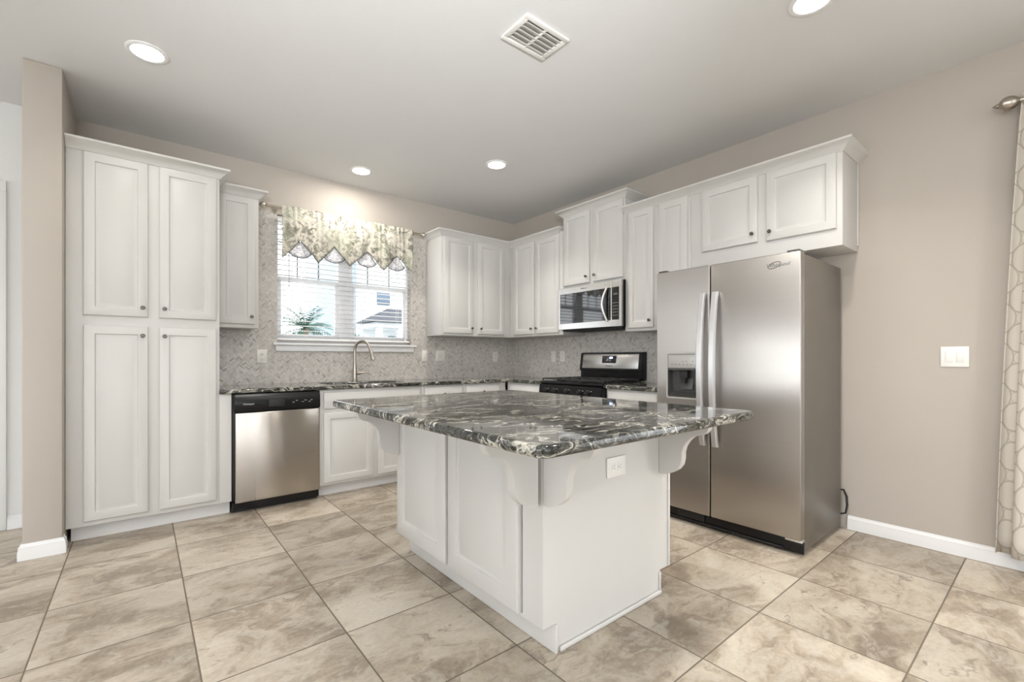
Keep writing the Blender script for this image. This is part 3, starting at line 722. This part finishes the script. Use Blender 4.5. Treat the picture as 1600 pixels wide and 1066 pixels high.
# grille, hinges, cord
gr = MB().box(.004, FWD - .003, -.735, -.7185, .012, .095, .003).build('base_grille', 'black', fr)
MB().box(.14, .33, -.742, -.7352, .035, .090, .002).box(.06, .80, -.745, -.7352, .018, .030, .002).build('grille_vent', 'black_matte', gr)
for x0, x1 in ((.01, .07), (FWD - .075, FWD - .012)):
    MB().box(x0, x1, -.775, -.66, 1.7485, 1.760, .003).build('hinge_cover', 'grey_plastic', fr)
MB().box(FWD - .09, FWD - .002, -.76, -.72, .082, .098, .002).build('lower_hinge', 'handle_metal', fr)
cp_ = [(FWD - .03, -.055, .26), (FWD + .005, -.03, .26), (FWD + .022, -.032, .22), (FWD + .026, -.034, .16), (FWD + .018, -.036, .11), (FWD - .03, -.045, .09)]
MB().tube(cp_, .0065, 8).build('power_cord', 'black_matte', fr)

# ------------------------------------------------------------------ island
IX0, IX1, IY0, IY1 = -2.51, -1.645, -3.152, -1.94
isl = thing('kitchen_island', ((IX0 + IX1) / 2, (IY0 + IY1) / 2, 0), 'white panelled kitchen island with scrolled corbels in the middle of the floor', 'island')
T0 = Matrix.Translation((-(IX0 + IX1) / 2, -(IY0 + IY1) / 2, 0))
MB(T0).prism([(IX0, .112), (-2.44, .112), (-2.44, 0), (-1.725, 0), (-1.725, .112), (IX1, .112), (IX1, .877), (IX0 + .04, .877), (IX0 + .04, .125), (IX0, .125)], 'Y', IY0, IY1).box(IX0, IX0 + .04, IY1 - .543, IY1, .125, .877).box(IX0, IX0 + .04, IY1 - 1.087, IY1 - .561, .125, .877).box(IX0, IX0 + .04, IY0, IY1 - 1.097, .125, .877).build('body', 'cabinet', isl)
LF = T0 @ Matrix.Translation((IX0, IY1, 0)) @ Matrix.Rotation(LW, 4, 'Z')      # local x from the back corner towards the viewer
door(isl, .006, .540, .122, .868, 0, M4=LF, name='side_panel', rail=.075)
door(isl, .564, 1.085, .122, .868, 0, M4=LF, name='side_panel', rail=.075)
RF = T0 @ Matrix.Translation((IX1, IY0, 0)) @ Matrix.Rotation(R(90), 4, 'Z')
door(isl, .03, .595, .13, .69, 0, ('R', 't'), M4=RF); door(isl, .615, 1.18, .13, .69, 0, ('L', 't'), M4=RF)
door(isl, .03, .595, .715, .86, 0, ('M', 'm'), M4=RF, name='drawer_front', raised=False); door(isl, .615, 1.18, .715, .86, 0, ('M', 'm'), M4=RF, name='drawer_front', raised=False)
MB(T0).box(-2.425, -1.728, IY0 - .014, IY0 - .0005, 0.0005, .019, .005, 3).box(-1.738, -1.726, IY0 - .008, IY0 - .0005, .019, .105, .003).box(IX1 - .016, IX1, IY0 - .006, IY0 - .0005, .113, .58, .002).build('shoe_molding', 'cabinet', isl)
MB(T0).box(-2.452, -2.4402, IY0 - .012, IY1 - .01, .0005, .11, .004).build('toe_kick', 'cabinet', isl)
CB = [(0, .582), (.03, .582), (.065, .596), (.094, .615), (.113, .642), (.119, .672), (.119, .700), (.127, .728), (.143, .754), (.163, .775), (.187, .788), (.21, .793), (.226, .799), (.238, .813), (.246, .832), (.250, .852), (.250, .8775), (0, .8775)]
def corbel(base, ang):
    m4 = T0 @ Matrix.Translation(base) @ Matrix.Rotation(ang, 4, 'Z')
    return MB(m4).prism([(-p, z) for p, z in CB], 'X', 0, .040, .002).build('corbel', 'cabinet', isl)
corbel((IX0, IY0 - .0005, 0), 0)                                      # front-left, reaching towards the viewer
corbel((-1.737, IY0 - .0005, 0), 0)                                   # front-right
corbel((IX0 - .0205, IY0 + .042, 0), LW)                               # front-left, reaching left
corbel((IX0 - .0205, IY1 - .005, 0), LW)                               # rear-left
itop = curve_slab('countertop', [rrect(-2.905, -1.648, -3.562, -1.932, .045, 8)], .018, .013, 'granite', None, Matrix.Translation((0, 0, CT - .0175)))
tag(itop, 'large polished dark swirled granite top of the kitchen island', 'countertop')

# ------------------------------------------------------------------ outlets and switches
def plate(root, w=.072, h=.116, mat='plastic_ivory'):
    return MB().box(-w / 2, w / 2, -.006, -.0003, -h / 2, h / 2, .002).build('cover_plate', mat, root)
def socket_pair(root, mat):
    for s in (-1, 1):
        q = MB().box(-.016, .016, -.008, -.0062, s * .021 - .0135, s * .021 + .0135, .001).build('socket', mat, root)
        MB().box(-.0075, -.0055, -.0086, -.0078, s * .021 - .002, s * .021 + .006).box(.0055, .0075, -.0086, -.0078, s * .021 - .002, s * .021 + .006).lathe([(.0022, 0), (.0022, .0006)], (0, -.008, s * .021 - .008), '-Y', 10).build('slots', 'slot', q)
def rocker(root, x, mat):
    MB().box(x - .0165, x + .0165, -.0085, -.0062, -.033, .033, .001).build('rocker_frame', mat, root)
    MB().box(x - .014, x + .014, -.0115, -.0086, -.030, .030, .001, rot=('X', R(4))).build('rocker', mat, root)
def outlet(loc, rz, label, group='wall outlets on the backsplash', mat='plastic_ivory', w=.074):
    o = thing('wall_outlet', loc, label, 'outlet', group, rz); plate(o, w, .118, mat); socket_pair(o, mat); return o
def switch(loc, rz, label, gangs=1, group='wall switches on the backsplash', mat='plastic_ivory'):
    o = thing('light_switch', loc, label, 'light switch', group, rz); plate(o, .072 + .046 * (gangs - 1), .118, mat)
    for k in range(gangs): rocker(o, (k - (gangs - 1) / 2) * .046, mat)
    return o
outlet((-2.874, -TH, 1.155), 0, 'ivory wall outlet on the tile left of the sink window', w=.08)
switch((-1.274, -TH, 1.163), 0, 'single ivory switch on the tile right of the window sill')
switch((-1.08, -TH, 1.163), 0, 'double gang ivory switch under the left corner wall cabinet', 2)
outlet((-.30, -TH, 1.155), 0, 'ivory wall outlet near the tiled corner on the window wall')
switch((-TH, -.725, 1.157), LW, 'single ivory switch on the tile, further left of the range')
outlet((-TH, -.865, 1.157), LW, 'ivory wall outlet on the tile nearest the gas range')
switch((-.0005, -3.976, 1.146), LW, 'white double rocker switch on the bare wall right of the refrigerator', 2, None, 'plastic_white')
io = thing('wall_outlet', (-2.071, IY0 - .0005, .665), 'white wall outlet mounted sideways on the island end', 'outlet')
tmp = Matrix.Rotation(R(90), 4, 'Y'); io.rotation_euler = (0, R(90), 0)
plate(io, .086, .13, 'plastic_white'); socket_pair(io, 'plastic_white')

# ------------------------------------------------------------------ ceiling fixtures
def can_light(x, y, label, power, spread=178):
    o = thing('ceiling_light', (x, y, H), label, 'ceiling light', 'recessed ceiling lights')
    MB().lathe([(.098, 0), (.098, -.004), (.088, -.008), (.076, -.006), (.074, -.001)][::-1], seg=40).build('trim_ring', 'trim', o)
    MB().lathe([(.073, -.005), (.073, -.002)], seg=40).build('lens', 'lens', o)
    d = bpy.data.lights.new('lamp', 'AREA'); d.shape = 'DISK'; d.size = .14; d.energy = power; d.color = LAMP_COLOR; d.spread = R(spread)
    l = bpy.data.objects.new('lamp', d); l.location = (0, 0, -.010); l.parent = o; COL.objects.link(l)
    return o
can_light(-3.67, -1.207, 'round recessed ceiling light above the pantry, largest at the left', 1.6, 120)
can_light(-2.14, -.402, 'round recessed ceiling light close to the wall above the window', 6)
can_light(-1.26, -1.267, 'round recessed ceiling light in front of the corner cabinets', 8.5, 110)
can_light(-1.205, -3.63, 'round recessed ceiling light cut off by the top edge of the picture', 8, 120)
cv = thing('ceiling_vent', (-2.066, -2.632, H), 'square white louvered air vent in the ceiling', 'vent')
MB().box(-.15, .15, -.105, .105, -.004, -.0005, .001).box(-.15, .15, .08, .105, -.012, -.004, .002).box(-.15, .15, -.105, -.08, -.012, -.004, .002).box(-.15, -.12, -.08, .08, -.012, -.004, .002).box(.12, .15, -.08, .08, -.012, -.004, .002).box(-.006, .006, -.08, .08, -.012, -.004, .001).build('frame', 'vent', cv)
MB().box(-.119, -.007, -.079, .079, -.0055, -.0042).box(.007, .119, -.079, .079, -.0055, -.0042).build('duct_shadow_plate', 'vent_shade', cv)  # grey plate painted as the shade between the louvers
mb = MB()
for i in range(5):
    y = -.062 + .031 * i
    for a, b in ((-.119, -.007), (.007, .119)): mb.box(a, b, y - .013, y + .013, -.0125, -.0105, rot=('X', R(24)))
mb.build('louvers', 'vent', cv)

# ------------------------------------------------------------------ curtain on the right wall
cr = thing('curtain_rod', (-.09, -5.5, 2.492), 'nickel curtain rod with ridged ball finial at the right edge', 'curtain rod')
MB().tube([(0, 1.29, 0), (0, -1.3, 0)], .013, 14).build('pole', 'nickel', cr)
MB().lathe([(.013, 0), (.022, .006), (.022, .014), (.013, .02), (.013, .035), (.02, .042), (.031, .055), (.037, .075), (.033, .095), (.018, .108), (.010, .112), (.013, .118), (.006, .13), (0, .135)], (0, 1.235, 0), 'Y', 24).build('finial', 'nickel', cr)
for y in (1.17, -1.2):
    MB().box(-.01, .088, y - .007, y + .007, -.022, -.013).lathe([(.03, 0), (.03, .012), (.012, .02)], (.0885, y, -.018), '-X', 18).tube([(.0, y, -.02), (-.017, y, -.005), (-.018, y, .006)], .005, 8).build('bracket', 'nickel', cr)
cu = thing('curtain', (-.09, -4.25, .09), 'cream trellis patterned curtain panel hanging at the right edge', 'curtain')
NX, NZ = 96, 30; V = []; F = []; UV = []
wtop, wbot = .52, .60
arcs = [0.0]
for i in range(NX + 1):
    s_ = i / NX
    for j in range(NZ + 1):
        t = j / NZ                                        # 0 bottom .. 1 top
        ys = (.105 * (1 - t) ** .8) - s_ * (wbot + (wtop - wbot) * t)
        amp = .043 * (1 - .35 * t)
        ph = s_ * 2 * math.pi * 5.5 + .5 * math.sin(t * 2)
        x = amp * math.sin(ph) * (.9 if s_ > .02 else .6) ; y = ys + .012 * math.sin(2 * ph)
        V.append((x - .010, y, 2.445 * t)); UV.append((s_ * 1.5, 2.445 * t))
for i in range(NX):
    for j in range(NZ): a = i * (NZ + 1) + j; F.append((a, a + NZ + 1, a + NZ + 2, a + 1))
cm = bpy.data.meshes.new('panel'); cm.from_pydata(V, [], F); uvl = cm.uv_layers.new(name='UVMap')
for lp in cm.loops: uvl.data[lp.index].uv = UV[lp.vertex_index]
for f in cm.polygons: f.use_smooth = True
cm.materials.append(M['curtain']); co = bpy.data.objects.new('panel', cm); COL.objects.link(co); co.parent = cu
so = co.modifiers.new('thick', 'SOLIDIFY'); so.thickness = .003

# ------------------------------------------------------------------ outdoors
struct(MB().box(-35, 35, -40, 40, -.35, -.25).build('ground', 'pale_ground'))
hs = thing('neighbour_house', (6.4, 12, -.25), 'pale blue two storey house seen through the sink window', 'house')
MB().box(-5.315, 6, 0, 1.3, 0, 6.6).build('wall', 'house_wall', hs)
MB().box(-3.9, 4, -.6, -.01, 0, 6.6).build('wall', 'house_pale', hs)
MB().box(-3.35, -2.85, -.66, -.6, 3.35, 3.8, .01).build('window', 'house_glass', hs)
MB().quads([(-5.8, -1.0, 6.5), (6.5, -1.0, 6.5), (6.5, 3.0, 6.5), (-5.8, 3.0, 6.5), (-4, 1.0, 8.0), (4.5, 1.0, 8.0)], [(0, 1, 5, 4), (1, 2, 5), (2, 3, 4, 5), (3, 0, 4), (3, 2, 1, 0)]).build('roof', 'house_roof', hs)
pc = MB().box(-4.0, -1.3, -2.0, -.62, 2.42, 2.60, .02).build('porch_beam', 'house_pale', hs)
MB().quads([(-4.2, -2.2, 2.60), (-1.1, -2.2, 2.60), (-1.1, -.6, 2.60), (-4.2, -.6, 2.60), (-3.1, -.95, 3.18), (-2.2, -.95, 3.18)], [(0, 1, 5, 4), (1, 2, 5), (2, 3, 4, 5), (3, 0, 4), (3, 2, 1, 0)]).build('porch_roof', 'house_roof', hs)
for x in (-3.8, -3.05, -1.6): MB().box(x - .09, x + .09, -1.95, -1.75, 0, 2.42, .01).build('porch_column', 'house_pale', hs)
MB().box(-2.9, -1.9, -.64, -.6, 0, 2.2, .01).build('porch_door', 'house_glass', hs)
pt = thing('palm_tree', (-.62, 7.0, -.25), 'small green palm outside the left half of the sink window', 'palm tree')
MB().tube([(0, 0, 0), (.02, 0, 1.0), (0, 0, 2.1)], [.10, .08, .07], 10).build('trunk', 'trunk', pt)
mb = MB()
for i in range(44):
    az = random.uniform(0, 2 * math.pi); el = random.uniform(-.1, 1.25); L = random.uniform(.65, 1.0)
    base = Vector((0, 0, 2.1)); prev = base; pts = []
    for k in range(7):
        s_ = k / 6; r = L * s_ * math.cos(el * (1 - .2 * s_)); z = L * s_ * math.sin(el) - .35 * s_ * s_ * L
        pts.append(base + Vector((r * math.cos(az), r * math.sin(az), z)))
    side = Vector((-math.sin(az), math.cos(az), 0))
    V = []; F = []
    for k in range(6):
        for q in range(2):
            p = pts[k].lerp(pts[k + 1], q / 2); d = (pts[k + 1] - pts[k]).normalized(); l = .17 * math.sin(math.pi * min(.95, (k + q / 2 + .8) / 7.2))
            for sg in (-1, 1):
                tip = p + side * sg * l + d * l * .8 - Vector((0, 0, .3 * l)); n0 = len(V)
                V += [p, p + d * .03, tip]; F.append((n0, n0 + 1, n0 + 2))
    mb.quads(V, F); mb.tube(pts, .006, 5)
mb.build('fronds', 'leaf', pt, sharp=0)
for k, (x, y, w, h, lab) in enumerate(((-.25, 8.6, .62, 2.0, 'rounded green shrub behind the palm outside the window'), (1.25, 8.6, .62, 1.95, 'low green shrub right of the palm outside the window'), (2.7, 9.3, .6, 1.95, 'green shrub beside the porch outside the window'))):
    sh = thing('shrub', (x, y, -.25), lab, 'shrub', 'shrubs outside the window'); mb = MB(); V = []; F = []
    for i in range(700):
        a = random.uniform(0, 2 * math.pi); c = random.uniform(-1, 1); rr = random.uniform(.75, 1.0)
        p = Vector((math.sqrt(1 - c * c) * math.cos(a) * w * rr, math.sqrt(1 - c * c) * math.sin(a) * w * rr, h / 2 + .15 + c * h / 2 * rr))
        d1 = Vector([random.gauss(0, 1) for _ in range(3)]).normalized() * .08; d2 = Vector([random.gauss(0, 1) for _ in range(3)]).normalized() * .05
        n0 = len(V); V += [p - d1, p + d2, p + d1, p - d2]; F.append((n0, n0 + 1, n0 + 2, n0 + 3))
    mb.quads(V, F).build('foliage', 'shrub', sh, sharp=0)
    MB().tube([(0, 0, 0), (0, 0, h * .7)], .04, 8).build('stem', 'trunk', sh)
